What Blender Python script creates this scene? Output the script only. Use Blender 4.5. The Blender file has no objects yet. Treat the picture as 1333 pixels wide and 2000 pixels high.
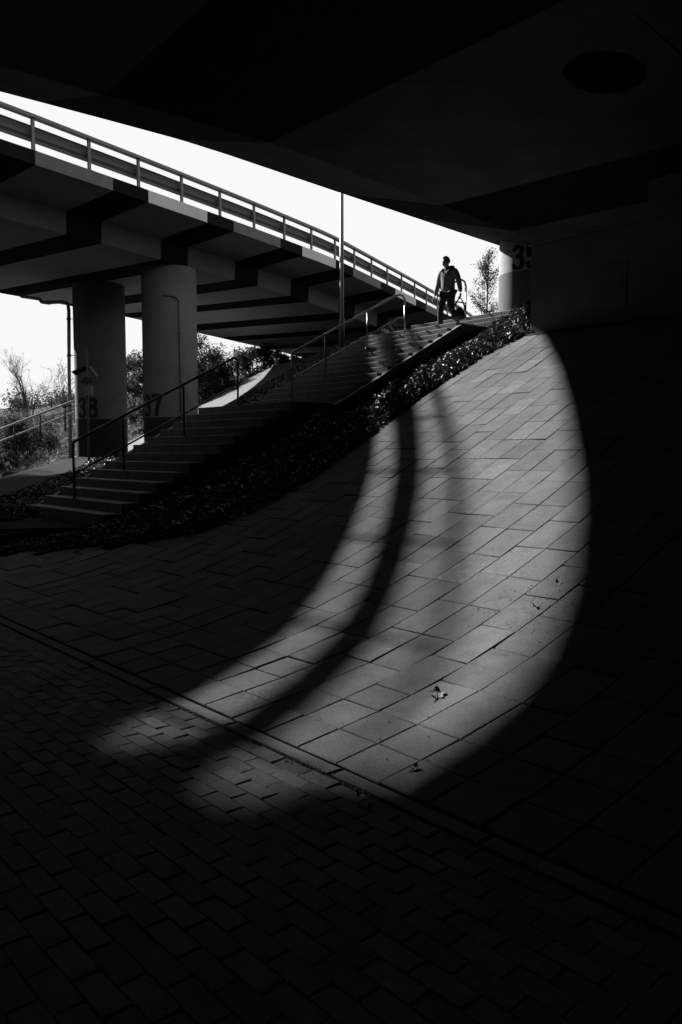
import bpy, bmesh, math, random
from mathutils import Vector, Matrix
import numpy as np

random.seed(7)
R = math.radians
scene = bpy.context.scene
COL = scene.collection

# ------------------------------------------------------------------ helpers
def put(name, me, parent=None, mats=None, **kw):
    o = bpy.data.objects.new(name, me)
    COL.objects.link(o)
    if parent is not None:
        o.parent = parent
    if mats:
        for m in (mats if isinstance(mats, (list, tuple)) else [mats]):
            me.materials.append(m)
    for k, v in kw.items():
        o[k] = v
    return o

def thing(name, label, cat, loc=(0, 0, 0), rz=0.0, group=None):
    o = bpy.data.objects.new(name, None)
    COL.objects.link(o)
    o.location = loc
    o.rotation_euler = (0, 0, rz)
    o.empty_display_size = .2
    o['label'] = label
    o['category'] = cat
    if group:
        o['group'] = group
    return o

def tag(o, label, cat, group=None):
    o['label'] = label
    o['category'] = cat
    if group:
        o['group'] = group
    return o

class MB:
    """collects geometry for ONE mesh object"""
    def __init__(s):
        s.v, s.f, s.m = [], [], []
    def quad(s, *p, mi=0):
        i = len(s.v)
        s.v += [tuple(q) for q in p]
        s.f.append(tuple(range(i, i + len(p))))
        s.m.append(mi)
    def box(s, x0, x1, y0, y1, z0, z1, mi=0):
        i = len(s.v)
        s.v += [(x0, y0, z0), (x1, y0, z0), (x1, y1, z0), (x0, y1, z0), (x0, y0, z1), (x1, y0, z1), (x1, y1, z1), (x0, y1, z1)]
        for f in ((0, 3, 2, 1), (4, 5, 6, 7), (0, 1, 5, 4), (1, 2, 6, 5), (2, 3, 7, 6), (3, 0, 4, 7)):
            s.f.append(tuple(i + k for k in f))
            s.m.append(mi)
    def obox(s, c, ax, ay, az, mi=0):
        """oriented box: centre and three half-axis vectors"""
        c, ax, ay, az = map(Vector, (c, ax, ay, az))
        i = len(s.v)
        for sz in (-1, 1):
            for sx, sy in ((-1, -1), (1, -1), (1, 1), (-1, 1)):
                s.v.append(tuple(c + ax * sx + ay * sy + az * sz))
        for f in ((0, 3, 2, 1), (4, 5, 6, 7), (0, 1, 5, 4), (1, 2, 6, 5), (2, 3, 7, 6), (3, 0, 4, 7)):
            s.f.append(tuple(i + k for k in f))
            s.m.append(mi)
    def tube(s, pts, r, n=8, mi=0, cap=True):
        pts = [Vector(p) for p in pts]
        rr = r if isinstance(r, (list, tuple)) else [r] * len(pts)
        rings = []
        up = Vector((0, 0, 1))
        prev = None
        for k, p in enumerate(pts):
            if k == 0:
                d = pts[1] - p
            elif k == len(pts) - 1:
                d = p - pts[k - 1]
            else:
                d = (pts[k + 1] - p).normalized() + (p - pts[k - 1]).normalized()
            d.normalize()
            if prev is None:
                a = d.cross(up if abs(d.z) < .95 else Vector((1, 0, 0))).normalized()
            else:
                a = (prev - d * prev.dot(d)).normalized()
            prev = a
            b = d.cross(a)
            i = len(s.v)
            for j in range(n):
                t = 2 * math.pi * j / n
                s.v.append(tuple(p + (a * math.cos(t) + b * math.sin(t)) * rr[k]))
            rings.append(i)
        for k in range(len(pts) - 1):
            i, q = rings[k], rings[k + 1]
            for j in range(n):
                s.f.append((i + j, q + j, q + (j + 1) % n, i + (j + 1) % n))
                s.m.append(mi)
        if cap:
            s.f.append(tuple(rings[0] + j for j in range(n))); s.m.append(mi)
            s.f.append(tuple(rings[-1] + j for j in reversed(range(n)))); s.m.append(mi)
    def lathe(s, prof, c=(0, 0), n=48, mi=0):
        i0 = len(s.v)
        for (r, z) in prof:
            for j in range(n):
                t = 2 * math.pi * j / n
                s.v.append((c[0] + r * math.cos(t), c[1] + r * math.sin(t), z))
        for k in range(len(prof) - 1):
            for j in range(n):
                a, b = i0 + k * n + j, i0 + k * n + (j + 1) % n
                s.f.append((a, b, b + n, a + n)); s.m.append(mi)
    def mesh(s, name, smooth=False):
        me = bpy.data.meshes.new(name)
        me.from_pydata(s.v, [], s.f)
        me.polygons.foreach_set('material_index', s.m)
        if smooth:
            me.polygons.foreach_set('use_smooth', [True] * len(s.f))
        me.update()
        return me
    def build(s, name, mats, parent=None, smooth=False, bevel=0, **kw):
        o = put(name, s.mesh(name, smooth), parent, mats, **kw)
        if bevel:
            b = o.modifiers.new('bevel', 'BEVEL')
            b.width = bevel; b.segments = 2; b.limit_method = 'ANGLE'
        return o

def interp(x, xs, ys):
    return float(np.interp(x, xs, ys))

# ------------------------------------------------------------------ materials (all neutral: a black-and-white photograph)
def material(name, lo, hi, scale=3.0, detail=8, rough=.8, bump=0.0, bscale=60, stain=None, metal=0.0, spec=.3, speck=0.0):
    m = bpy.data.materials.new(name)
    m.use_nodes = True
    nt = m.node_tree
    n, l = nt.nodes, nt.links
    bs = n['Principled BSDF']
    bs.inputs['Roughness'].default_value = rough
    bs.inputs['Metallic'].default_value = metal
    bs.inputs['Specular IOR Level'].default_value = spec
    tc = n.new('ShaderNodeTexCoord')
    no = n.new('ShaderNodeTexNoise')
    no.inputs['Scale'].default_value = scale
    no.inputs['Detail'].default_value = detail
    no.inputs['Roughness'].default_value = .65
    l.new(tc.outputs['Object'], no.inputs['Vector'])
    mr = n.new('ShaderNodeMapRange')
    mr.inputs['From Min'].default_value = .3
    mr.inputs['From Max'].default_value = .7
    mr.inputs['To Min'].default_value = lo
    mr.inputs['To Max'].default_value = hi
    l.new(no.outputs['Fac'], mr.inputs['Value'])
    val = mr.outputs['Result']
    if speck:
        n2 = n.new('ShaderNodeTexNoise')
        n2.inputs['Scale'].default_value = bscale * 1.7
        n2.inputs['Detail'].default_value = 3
        l.new(tc.outputs['Object'], n2.inputs['Vector'])
        m2 = n.new('ShaderNodeMapRange')
        m2.inputs['From Min'].default_value = .3
        m2.inputs['From Max'].default_value = .7
        m2.inputs['To Min'].default_value = 1 - speck
        m2.inputs['To Max'].default_value = 1 + speck
        l.new(n2.outputs['Fac'], m2.inputs['Value'])
        mu = n.new('ShaderNodeMath'); mu.operation = 'MULTIPLY'
        l.new(val, mu.inputs[0]); l.new(m2.outputs['Result'], mu.inputs[1])
        val = mu.outputs[0]
    if stain:
        n3 = n.new('ShaderNodeTexNoise')
        n3.inputs['Scale'].default_value = stain[0]
        n3.inputs['Detail'].default_value = 12
        n3.inputs['Roughness'].default_value = .72
        l.new(tc.outputs['Object'], n3.inputs['Vector'])
        m3 = n.new('ShaderNodeMapRange')
        m3.inputs['From Min'].default_value = stain[1]
        m3.inputs['From Max'].default_value = stain[2]
        m3.inputs['To Min'].default_value = 1
        m3.inputs['To Max'].default_value = stain[3]
        l.new(n3.outputs['Fac'], m3.inputs['Value'])
        mu = n.new('ShaderNodeMath'); mu.operation = 'MULTIPLY'
        l.new(val, mu.inputs[0]); l.new(m3.outputs['Result'], mu.inputs[1])
        val = mu.outputs[0]
    cc = n.new('ShaderNodeCombineColor')
    for k in range(3):
        l.new(val, cc.inputs[k])
    l.new(cc.outputs[0], bs.inputs['Base Color'])
    if bump:
        n4 = n.new('ShaderNodeTexNoise')
        n4.inputs['Scale'].default_value = bscale
        n4.inputs['Detail'].default_value = 5
        l.new(tc.outputs['Object'], n4.inputs['Vector'])
        bp = n.new('ShaderNodeBump')
        bp.inputs['Strength'].default_value = bump
        bp.inputs['Distance'].default_value = .004
        l.new(n4.outputs['Fac'], bp.inputs['Height'])
        l.new(bp.outputs['Normal'], bs.inputs['Normal'])
    return m

def leaf_material(name, lo, hi, rough=.45, scale=9, spec=.5, trans=.25):
    m = material(name, lo, hi, scale=scale, detail=2, rough=rough, spec=spec)
    nt = m.node_tree
    bs = nt.nodes['Principled BSDF']
    tr = nt.nodes.new('ShaderNodeBsdfTranslucent')
    tr.inputs['Color'].default_value = (hi, hi, hi, 1)
    mx = nt.nodes.new('ShaderNodeMixShader')
    mx.inputs[0].default_value = trans
    nt.links.new(bs.outputs[0], mx.inputs[1])
    nt.links.new(tr.outputs[0], mx.inputs[2])
    nt.links.new(mx.outputs[0], nt.nodes['Material Output'].inputs['Surface'])
    return m

# slabs: a value per slab (attribute on the faces, the tone of that slab's concrete) times noise
def slab_material(name, base, var, rough=.85, bump=.5, bscale=90):
    m = material(name, base * .72, base * 1.22, scale=3.5, detail=14, rough=rough, bump=bump, bscale=bscale,
                 stain=(6.5, .56, .70, .62), speck=.45)
    nt = m.node_tree
    n, l = nt.nodes, nt.links
    bs = n['Principled BSDF']
    cc = [x for x in n if x.bl_idname == 'ShaderNodeCombineColor'][0]
    src = cc.inputs[0].links[0].from_socket
    at = n.new('ShaderNodeAttribute'); at.attribute_name = 'tone'
    mr = n.new('ShaderNodeMapRange')
    mr.inputs['To Min'].default_value = 1 - var
    mr.inputs['To Max'].default_value = 1 + var
    l.new(at.outputs['Fac'], mr.inputs['Value'])
    mu = n.new('ShaderNodeMath'); mu.operation = 'MULTIPLY'
    l.new(src, mu.inputs[0]); l.new(mr.outputs['Result'], mu.inputs[1])
    # pale scuffed lichen / lime patches with an outline of their own
    vo = n.new('ShaderNodeTexNoise'); vo.inputs['Scale'].default_value = 1.1; vo.inputs['Detail'].default_value = 1
    fi = n.new('ShaderNodeTexNoise'); fi.inputs['Scale'].default_value = 26; fi.inputs['Detail'].default_value = 8; fi.inputs['Roughness'].default_value = .8
    tc = [x for x in n if x.bl_idname == 'ShaderNodeTexCoord'][0]
    l.new(tc.outputs['Object'], vo.inputs['Vector']); l.new(tc.outputs['Object'], fi.inputs['Vector'])
    a = n.new('ShaderNodeMapRange'); a.inputs['From Min'].default_value = .57; a.inputs['From Max'].default_value = .68
    b = n.new('ShaderNodeMapRange'); b.inputs['From Min'].default_value = .53; b.inputs['From Max'].default_value = .6
    l.new(vo.outputs['Fac'], a.inputs['Value']); l.new(fi.outputs['Fac'], b.inputs['Value'])
    ml = n.new('ShaderNodeMath'); ml.operation = 'MULTIPLY'
    l.new(a.outputs['Result'], ml.inputs[0]); l.new(b.outputs['Result'], ml.inputs[1])
    ts = n.new('ShaderNodeMapRange'); ts.inputs['From Min'].default_value = .86; ts.inputs['From Max'].default_value = .9
    l.new(at.outputs['Fac'], ts.inputs['Value'])
    tl = n.new('ShaderNodeMath'); tl.operation = 'MULTIPLY'
    l.new(ts.outputs['Result'], tl.inputs[0]); l.new(b.outputs['Result'], tl.inputs[1])
    mxm = n.new('ShaderNodeMath'); mxm.operation = 'MAXIMUM'
    l.new(tl.outputs[0], mxm.inputs[0]); l.new(ml.outputs[0], mxm.inputs[1])
    sc = n.new('ShaderNodeMath'); sc.operation = 'MULTIPLY_ADD'; sc.inputs[1].default_value = .6; sc.inputs[2].default_value = 1
    l.new(mxm.outputs[0], sc.inputs[0])
    fu = n.new('ShaderNodeMath'); fu.operation = 'MULTIPLY'
    l.new(mu.outputs[0], fu.inputs[0]); l.new(sc.outputs[0], fu.inputs[1])
    for k in range(3):
        l.new(fu.outputs[0], cc.inputs[k])
    return m

M = {}
M['light'] = material('bounce_lit_girder_paint', .28, .36, scale=1.4, rough=.85, bump=.25, bscale=40, stain=(.7, .55, .8, .8), speck=.06)  # girder paint lightened to carry light bounced up onto soffit and overhang
M['white'] = material('white_fascia_paint', .42, .48, scale=2, rough=.8, bump=.2, bscale=40, stain=(1.2, .5, .8, .8))
M['fascia'] = material('grey_fascia_paint', .085, .12, scale=2, rough=.8, bump=.2, bscale=40, stain=(1.2, .5, .8, .8))
M['web'] = material('shaded_girder_paint', .09, .13, scale=1.4, rough=.85, bump=.25, bscale=40, stain=(.7, .55, .8, .8))  # same girder paint, darker copy for the shaded web
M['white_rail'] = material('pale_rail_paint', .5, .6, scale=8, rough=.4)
M['cheek'] = material('cheek_concrete', .13, .18, scale=4, rough=.9, bump=.4, bscale=50, stain=(2, .5, .7, .7))
M['rail_dull'] = material('dull_zinc', .05, .08, scale=10, rough=.6)
M['mid'] = material('grey_concrete_paint', .075, .10, scale=1.4, rough=.85, bump=.2, bscale=40, speck=.1)
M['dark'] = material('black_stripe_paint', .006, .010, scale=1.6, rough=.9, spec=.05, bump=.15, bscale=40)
M['deckA'] = material('dark_concrete', .045, .08, scale=1.1, rough=.9, bump=.3, bscale=40, stain=(.5, .48, .7, .6), speck=.06)  # dark concrete of the overhead deck, with broad darker blotches
M['asphalt'] = material('asphalt', .04, .06, scale=8, rough=.9, bump=.6, bscale=120)
M['pillar_pale'] = material('sunlit_tone_concrete', .34, .42, scale=1.2, rough=.85, bump=.35, bscale=30, speck=.1, stain=(1.5, .5, .7, .8))  # pillar concrete brightened to carry the sun on one shaft; the pipe reuses it
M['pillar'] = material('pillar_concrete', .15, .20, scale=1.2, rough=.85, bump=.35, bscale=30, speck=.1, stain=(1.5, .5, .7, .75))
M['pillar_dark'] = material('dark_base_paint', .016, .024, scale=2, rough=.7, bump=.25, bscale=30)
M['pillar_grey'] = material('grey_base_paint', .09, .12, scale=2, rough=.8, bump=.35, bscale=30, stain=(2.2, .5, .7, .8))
M['digit'] = material('black_numeral_paint', .012, .02, scale=5, rough=.7)
M['slab'] = slab_material('slab_concrete', .103, .16)
M['block'] = slab_material('paver_concrete', .125, .18, bump=.8, bscale=140)
M['kerb'] = slab_material('kerb_concrete', .115, .10, bump=.6, bscale=120)
M['soil'] = material('soil', .012, .03, scale=14, rough=1, bump=.8, bscale=30, spec=.1)
M['joint'] = material('joint_grit', .035, .055, scale=30, rough=1, spec=.05)
M['earth'] = material('earth_ground', .05, .09, scale=.8, rough=1, bump=.5, bscale=10, spec=.1)
M['step'] = material('step_concrete', .17, .24, scale=5, rough=.8, bump=.4, bscale=70, speck=.15, stain=(3, .52, .72, .7))
M['path'] = material('path_paving', .03, .045, scale=4, rough=1.0, spec=.03, bump=.4, bscale=50)
M['wall'] = material('wall_concrete', .15, .22, scale=1.3, rough=.85, bump=.3, bscale=25, stain=(.8, .5, .75, .75))
M['door'] = material('door_paint', .07, .09, scale=3, rough=.6)
M['steel'] = material('galvanised_steel', .28, .38, scale=12, rough=.38, metal=.85, spec=.5)
M['steel_dark'] = material('painted_steel', .07, .10, scale=9, rough=.42, metal=.2, spec=.5)
M['plastic'] = material('plastic_dark', .03, .05, scale=9, rough=.5)
M['box'] = material('box_grey', .16, .2, scale=9, rough=.5)
M['panel'] = material('solar_panel_glass', .03, .04, scale=9, rough=.15, spec=.6)
M['leaf'] = leaf_material('ground_leaf', .015, .055, rough=.48, spec=.35, trans=.10)
M['bush'] = leaf_material('bush_leaf', .03, .08, rough=.65, spec=.15)
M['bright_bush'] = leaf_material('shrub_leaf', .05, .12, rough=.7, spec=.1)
M['twig'] = material('bark', .05, .09, scale=20, rough=.9, bump=.5)
M['dryleaf'] = leaf_material('dry_leaf', .08, .26, rough=.5, scale=40, trans=.1)
M['facade'] = material('facade_render', .3, .36, scale=1, rough=.9)
M['glass'] = material('window_glass', .02, .03, rough=.08, spec=.8)
M['cloth'] = material('jacket_cloth', .20, .28, scale=6, rough=.9, bump=.4, bscale=50)
M['cloth_dark'] = material('hood_cloth', .06, .10, scale=9, rough=.9, bump=.4, bscale=60)
M['trouser'] = material('trouser_cloth', .03, .045, scale=9, rough=.85, bump=.3, bscale=60)
M['skin'] = material('skin', .20, .26, scale=12, rough=.55)
M['hair'] = material('hair', .02, .035, scale=60, rough=.6, bump=.6, bscale=150)
M['leather'] = material('bag_leather', .015, .025, scale=15, rough=.6, bump=.3)
M['shoe'] = material('shoe_leather', .02, .03, rough=.4)

# ------------------------------------------------------------------ terrain heights
TX = [0, 2.6, 2.601, 3.4, 3.9, 4.4, 5, 5.6, 6.3, 7.2, 8, 10, 60]
TT = [0, 0, .085, .12, .2, .26, .32, .36, .39, .44, .47, .49, .49]
_x = np.linspace(0, 60, 6001)
_t = np.interp(_x, TX, TT)
_z = np.concatenate([[0], np.cumsum((_t[1:] + _t[:-1]) / 2 * .01)])
def prof(X):
    return float(np.interp(X, _x, _z)) if X > 0 else 0.0
SY = [-50, 9.3, 10.9, 11.2, 14.2, 15, 17, 20, 23.5, 27, 30, 32, 34, 40, 60]
SS = [0, 0, -.02, .3, .4, .7, 2.1, 3.9, 5.4, 6.6, 8.0, 8.8, 9.5, 11.0, 13]
def terrain(X, Y):
    z = min(prof(X - interp(Y, SY, SS)), interp(Y, [-50, 18, 24, 28, 200], [4.70, 4.70, 5.6, 6.6, 6.6]))
    if X > 9.0 and 9.2 < Y < 10.95:
        z -= .27 * min(1, (Y - 9.2) / 1.2)
    if X > 12.3 and 10.25 < Y < 14.3:
        z = min(z, 4.12 if X < 14.3 else 4.5)
    return z

# ------------------------------------------------------------------ the setting: ground, hillside
g = MB()
g.quad((-900, -900, -.10), (900, -900, -.10), (900, 1200, -.10), (-900, 1200, -.10))
g.build('ground', M['earth'], kind='structure')

h = MB()
xs = [2.62 + .35 * i for i in range(52)] + [22, 24, 28, 34, 44, 60, 90]
ys = [8.8 + .45 * i for i in range(62)] + [38, 40, 44, 50, 60, 80, 110]
def bed_edge(X):   # Y where the paving stops and the planted bed starts
    return interp(X, [2.6, 3.4, 3.9, 4.8, 5.3, 6.0, 7.1, 9.8, 11.5, 12.2, 30], [12.8, 12.2, 11.4, 9.6, 8.7, 8.45, 8.5, 8.95, 8.9, 8.65, 8.65])
grid = {}
for i, x in enumerate(xs):
    for j, y in enumerate(ys):
        yy = y if j else (bed_edge(x) if x < 12.2 else -30)
        if j and y < yy: yy = y
        grid[i, j] = len(h.v)
        y2 = max(y, bed_edge(x)) if x < 12.3 else (y if j else -30)
        z = terrain(x, y2) + (.05 if y2 > 12 else .012)
        h.v.append((x, y2, z))
for i in range(len(xs) - 1):
    for j in range(len(ys) - 1):
        a, b, c, d = grid[i, j], grid[i + 1, j], grid[i + 1, j + 1], grid[i, j + 1]
        if abs(h.v[a][1] - h.v[d][1]) < 1e-6 and abs(h.v[b][1] - h.v[c][1]) < 1e-6:
            continue
        h.f.append((a, b, c, d)); h.m.append(0)
h.build('hillside', M['soil'], smooth=True, kind='structure')

# joint bed under slabs and pavers
jb = MB()
px = [2.46, 2.62] + [2.62 + .3 * i for i in range(1, 33)]
for i in range(len(px) - 1):
    a, b = px[i], px[i + 1]
    za, zb = prof(a) - .035, prof(b) - .035
    jb.quad((a, -14, za), (b, -14, zb), (b, bed_edge(b) + .3, zb), (a, bed_edge(a) + .3, za))
jb.quad((-4.6, -14, -.034), (2.46, -14, -.034), (2.46, 16, -.034), (-4.6, 16, -.034))
jb.build('pavement_bed', M['joint'], kind='structure')

def add_slab(mb, tones, p, n, t, bev=.004, drop=.03, gap=.004):
    """p: four top corners (CCW seen from above), n normal"""
    c = sum(p, Vector()) / 4
    outer = [q + (c - q).normalized() * gap for q in p]
    inner = [q + (c - q).normalized() * bev * 1.6 for q in outer]
    lo = [q - n * bev for q in outer]
    bot = [q - n * drop for q in outer]
    i = len(mb.v)
    mb.v += [tuple(q) for q in inner + lo + bot]
    mb.f.append((i, i + 1, i + 2, i + 3)); mb.m.append(0)
    for k in range(4):
        k2 = (k + 1) % 4
        mb.f.append((i + k, i + 4 + k, i + 4 + k2, i + k2)); mb.m.append(0)
        mb.f.append((i + 4 + k, i + 8 + k, i + 8 + k2, i + 4 + k2)); mb.m.append(0)
    tones += [t] * 9

def tone_build(mb, tones, name, mat, **kw):
    me = mb.mesh(name)
    at = me.attributes.new('tone', 'FLOAT', 'FACE')
    at.data.foreach_set('value', tones)
    return put(name, me, None, mat, **kw)

# sloping slab pavement
rng = random.Random(3)
sl, tn = MB(), []
PY, PX = .312, .55
# arc-length parametrisation of the slope profile
sx = np.linspace(2.625, 12.25, 1500)
sz = np.array([prof(a) for a in sx])
sa = np.concatenate([[0], np.cumsum(np.hypot(np.diff(sx), np.diff(sz)))])
ARC = sa[-1]
def at_arc(s):
    x = float(np.interp(s, sa, sx)); return x, prof(x)
ncol = int((13 + 12) / PY)
off = 0
left = 0
for c in range(ncol):
    y0 = -12 + c * PY
    y1 = y0 + PY
    if left == 0:
        off = {0: .27, 1: 0.0}[1 if off > .1 else 0] + rng.uniform(-.03, .03)
        left = rng.choice([1, 2, 2, 3])
    left -= 1
    cuts = [0, .305, .62]
    s = .62 + off
    while s < ARC - .12:
        if s - cuts[-1] > .1:
            cuts.append(s)
        s += PX
    cuts.append(ARC)
    for a, b in zip(cuts[:-1], cuts[1:]):
        xa, za = at_arc(a); xb, zb = at_arc(b)
        ym = (y0 + y1) / 2
        xm = (xa + xb) / 2
        e = bed_edge(xm) + (.12 if xm > 5 else .0)
        if y0 > e:
            continue
        yb = min(y1, e + rng.uniform(0, .1))
        if yb - y0 < .05: continue
        dz = rng.gauss(0, .0015)
        t1, t2 = rng.gauss(0, .0016), rng.gauss(0, .0016)
        p = [Vector((xa, y0, za + dz - t1 - t2)), Vector((xb, y0, zb + dz + t1 - t2)), Vector((xb, yb, zb + dz + t1 + t2)), Vector((xa, yb, za + dz - t1 + t2))]
        n = Vector((za - zb, 0, xb - xa)).normalized()
        add_slab(sl, tn, p, n, rng.random(), bev=.005, gap=.0035 + (rng.random() < .3) * .003)
tone_build(sl, tn, 'pavement', M['slab'], kind='structure')

# kerb
kb, tn = MB(), []
y = -13.0
while y < 16:
    l = .935
    p = [Vector((2.506, y, .004)), Vector((2.598, y, .003)), Vector((2.598, y + l, .003)), Vector((2.506, y + l, .004))]
    add_slab(kb, tn, p, Vector((0, 0, 1)), rng.random(), bev=.008, drop=.05, gap=.004)
    y += l
tone_build(kb, tn, 'kerb', M['kerb'], kind='structure')

# paver road
rd, tn = MB(), []
row = 0
x = 2.482
W, L = .098, .2135
while x > -4.4:
    yy = -3.2 + (L / 2 if row % 2 else 0) + rng.uniform(-.006, .006)
    while yy < 15.5:
        dz = rng.gauss(0, .0014)
        a, b = rng.gauss(0, .0015), rng.gauss(0, .0015)
        p = [Vector((x - W, yy, dz - a - b)), Vector((x, yy, dz + a - b)), Vector((x, yy + L, dz + a + b)), Vector((x - W, yy + L, dz - a + b))]
        add_slab(rd, tn, p, Vector((0, 0, 1)), rng.random(), bev=.0035, drop=.02, gap=.0022)
        yy += L
    x -= W
    row += 1
tone_build(rd, tn, 'road', M['block'], kind='structure')
fr = MB()   # the rest of the paved roadway, farther on
fr.quad((-4.6, 15.6, -.004), (2.48, 15.6, -.004), (2.48, 70, -.004), (-4.6, 70, -.004))
fr.quad((-4.6, -40, -.004), (2.48, -40, -.004), (2.48, -3.3, -.004), (-4.6, -3.3, -.004))
fr.build('roadway', M['path'], kind='structure')

# ------------------------------------------------------------------ bridges
def resample(path, cuts, step=1.5):
    xs_ = [p[0] for p in path]; ys_ = [p[1] for p in path]
    # smooth the polyline slightly
    xx = np.arange(xs_[0], xs_[-1] + .01, .25)
    yy = np.interp(xx, xs_, ys_)
    k = np.ones(9) / 9
    yp = np.concatenate([[yy[0] - (yy[1] - yy[0]) * i for i in range(4, 0, -1)], yy, [yy[-1] + (yy[-1] - yy[-2]) * i for i in range(1, 5)]])
    yy = np.convolve(yp, k, 'valid')
    xr = sorted(set([round(v, 3) for v in np.arange(xs_[0], xs_[-1], step)] + list(cuts)))
    yr = [float(np.interp(v, xx, yy)) for v in xr]
    slope = [float((np.interp(v + .3, xx, yy) - np.interp(v - .3, xx, yy)) / .6) for v in xr]
    pts = [Vector((a, b, 0)) for a, b in zip(xr, yr)]
    nrm = [Vector((-s, 1, 0)).normalized() for s in slope]
    return pts, nrm, (xx, yy)

def sweep(pts, nrm, sect, matfn, skip=None, mb=None):
    mb = mb or MB()
    base = len(mb.v)
    k = len(sect)
    for p, n in zip(pts, nrm):
        for (o, z) in sect:
            q = p + n * o
            mb.v.append((q.x, q.y, z))
    for i in range(len(pts) - 1):
        for j in range(k - 1):
            if skip and skip(i, j):
                continue
            a = base + i * k + j
            mb.f.append((a, a + 1, a + k + 1, a + k))
            mb.m.append(matfn((pts[i].x + pts[i + 1].x) / 2, j))
    return mb

def band(x, darks):
    return any(a < x < b for a, b in darks)

# --- the overpass above the camera
A_path = [(-40, 18.4), (-25, 17.7), (0, 16.9), (5.8, 16.52), (7.86, 16.39), (9.97, 16.27), (14.8, 16.66), (22.5, 17.2), (30, 17.7), (60, 19.8)]
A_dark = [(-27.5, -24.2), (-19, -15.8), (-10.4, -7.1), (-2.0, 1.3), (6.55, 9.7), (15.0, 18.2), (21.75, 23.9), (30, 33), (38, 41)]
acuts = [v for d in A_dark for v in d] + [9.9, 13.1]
pts, nrm, A_curve = resample(A_path, acuts)
# section: offset is towards +Y (outwards); 0 = the visible edge
A_sect = [(0, 9.05), (0, 8.62), (-3.35, 7.62), (-8.2, 7.6), (-10.5, 7.6), (-79, 7.6), (-82, 8.65), (-82, 9.05), (0, 9.05)]
ihole = [i for i, p in enumerate(pts) if abs(p.x - 9.9) < 1e-3][0]
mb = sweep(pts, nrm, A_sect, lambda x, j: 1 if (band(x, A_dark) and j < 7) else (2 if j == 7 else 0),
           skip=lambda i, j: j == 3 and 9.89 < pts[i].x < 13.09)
# the round opening in the soffit
k = len(A_sect)
i2 = [i for i, p in enumerate(pts) if abs(p.x - 13.1) < 1e-3][0]
def vcol(i, j): return i * k + j
ring_out = [vcol(i, 3) for i in range(ihole, i2 + 1)] + [vcol(i, 4) for i in range(i2, ihole - 1, -1)]
cx, cy, cr, N = 11.93, 7.03, .70, 48
ci = len(mb.v)
for j in range(N):
    t = 2 * math.pi * j / N
    mb.v.append((cx + .50 * math.cos(t) + .65 * math.sin(t), cy - .44 * math.cos(t) + .375 * math.sin(t), 7.6))
for j in range(N):
    t = 2 * math.pi * j / N
    mb.v.append((cx + .50 * math.cos(t) + .65 * math.sin(t), cy - .44 * math.cos(t) + .375 * math.sin(t), 8.5))
mb.v.append((cx, cy, 8.5)); cc_ = len(mb.v) - 1
# square (dense) outline around the hole, joined to the circle by angle
def sq(t):
    c_, s_ = math.cos(t), math.sin(t)
    m_ = max(abs(c_), abs(s_))
    return (cx + .95 * c_ / m_, cy + .95 * s_ / m_, 7.6)
si = len(mb.v)
for j in range(N):
    mb.v.append(sq(math.atan2(mb.v[ci + j][1] - cy, mb.v[ci + j][0] - cx)))
for j in range(N):
    j2 = (j + 1) % N
    mb.f.append((ci + j, si + j, si + j2, ci + j2)); mb.m.append(0)
    mb.f.append((ci + j, ci + j2, ci + N + j2, ci + N + j)); mb.m.append(1)
    mb.f.append((ci + N + j, ci + N + j2, cc_)); mb.m.append(1)
# frame from the square to the cell border
Pa, Pb, Pc, Pd = (mb.v[ring_out[0]], mb.v[vcol(i2, 3)], mb.v[vcol(i2, 4)], mb.v[vcol(ihole, 4)])
s00, s10, s11, s01 = (cx - .95, cy - .95, 7.6), (cx + .95, cy - .95, 7.6), (cx + .95, cy + .95, 7.6), (cx - .95, cy + .95, 7.6)
mb.quad(Pa, s01, s11, Pb); mb.quad(Pb, s11, s10, Pc); mb.quad(Pc, s10, s00, Pd); mb.quad(Pd, s00, s01, Pa)
for (px_, py_) in ((-.95, -.95), (.95, -.95), (.95, .95), (-.95, .95)):   # close the square's corners between neighbouring ring points
    best = sorted(range(N), key=lambda j: math.hypot(mb.v[si + j][0] - cx - px_, mb.v[si + j][1] - cy - py_))
    for j in range(N):
        a_, b_ = mb.v[si + j], mb.v[si + (j + 1) % N]
        if abs(a_[0] - b_[0]) > 1e-5 and abs(a_[1] - b_[1]) > 1e-5 and math.hypot((a_[0] + b_[0]) / 2 - cx - px_, (a_[1] + b_[1]) / 2 - cy - py_) < .5:
            mb.quad(a_, (cx + px_, cy + py_, 7.6), b_)
bA = thing('road_bridge', 'black striped overpass overhead with a round opening in its underside', 'bridge')
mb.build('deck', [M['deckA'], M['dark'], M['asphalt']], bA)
# drip edge strip under the slab edge
de = MB()
for i in range(len(pts) - 1):
    for (o0, o1, z0, z1) in ((-.12, -.17, 8.575, 8.61),):
        a, b = pts[i] + nrm[i] * o0, pts[i + 1] + nrm[i + 1] * o0
        c, d = pts[i] + nrm[i] * o1, pts[i + 1] + nrm[i + 1] * o1
        de.quad((a.x, a.y, z0), (b.x, b.y, z0), (b.x, b.y, z1), (a.x, a.y, z1))
        de.quad((a.x, a.y, z0), (c.x, c.y, z0), (d.x, d.y, z0), (b.x, b.y, z0))
        de.quad((c.x, c.y, z0), (c.x, c.y, z1), (d.x, d.y, z1), (d.x, d.y, z0))
de.build('drip_edge', M['dark'], bA)
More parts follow.
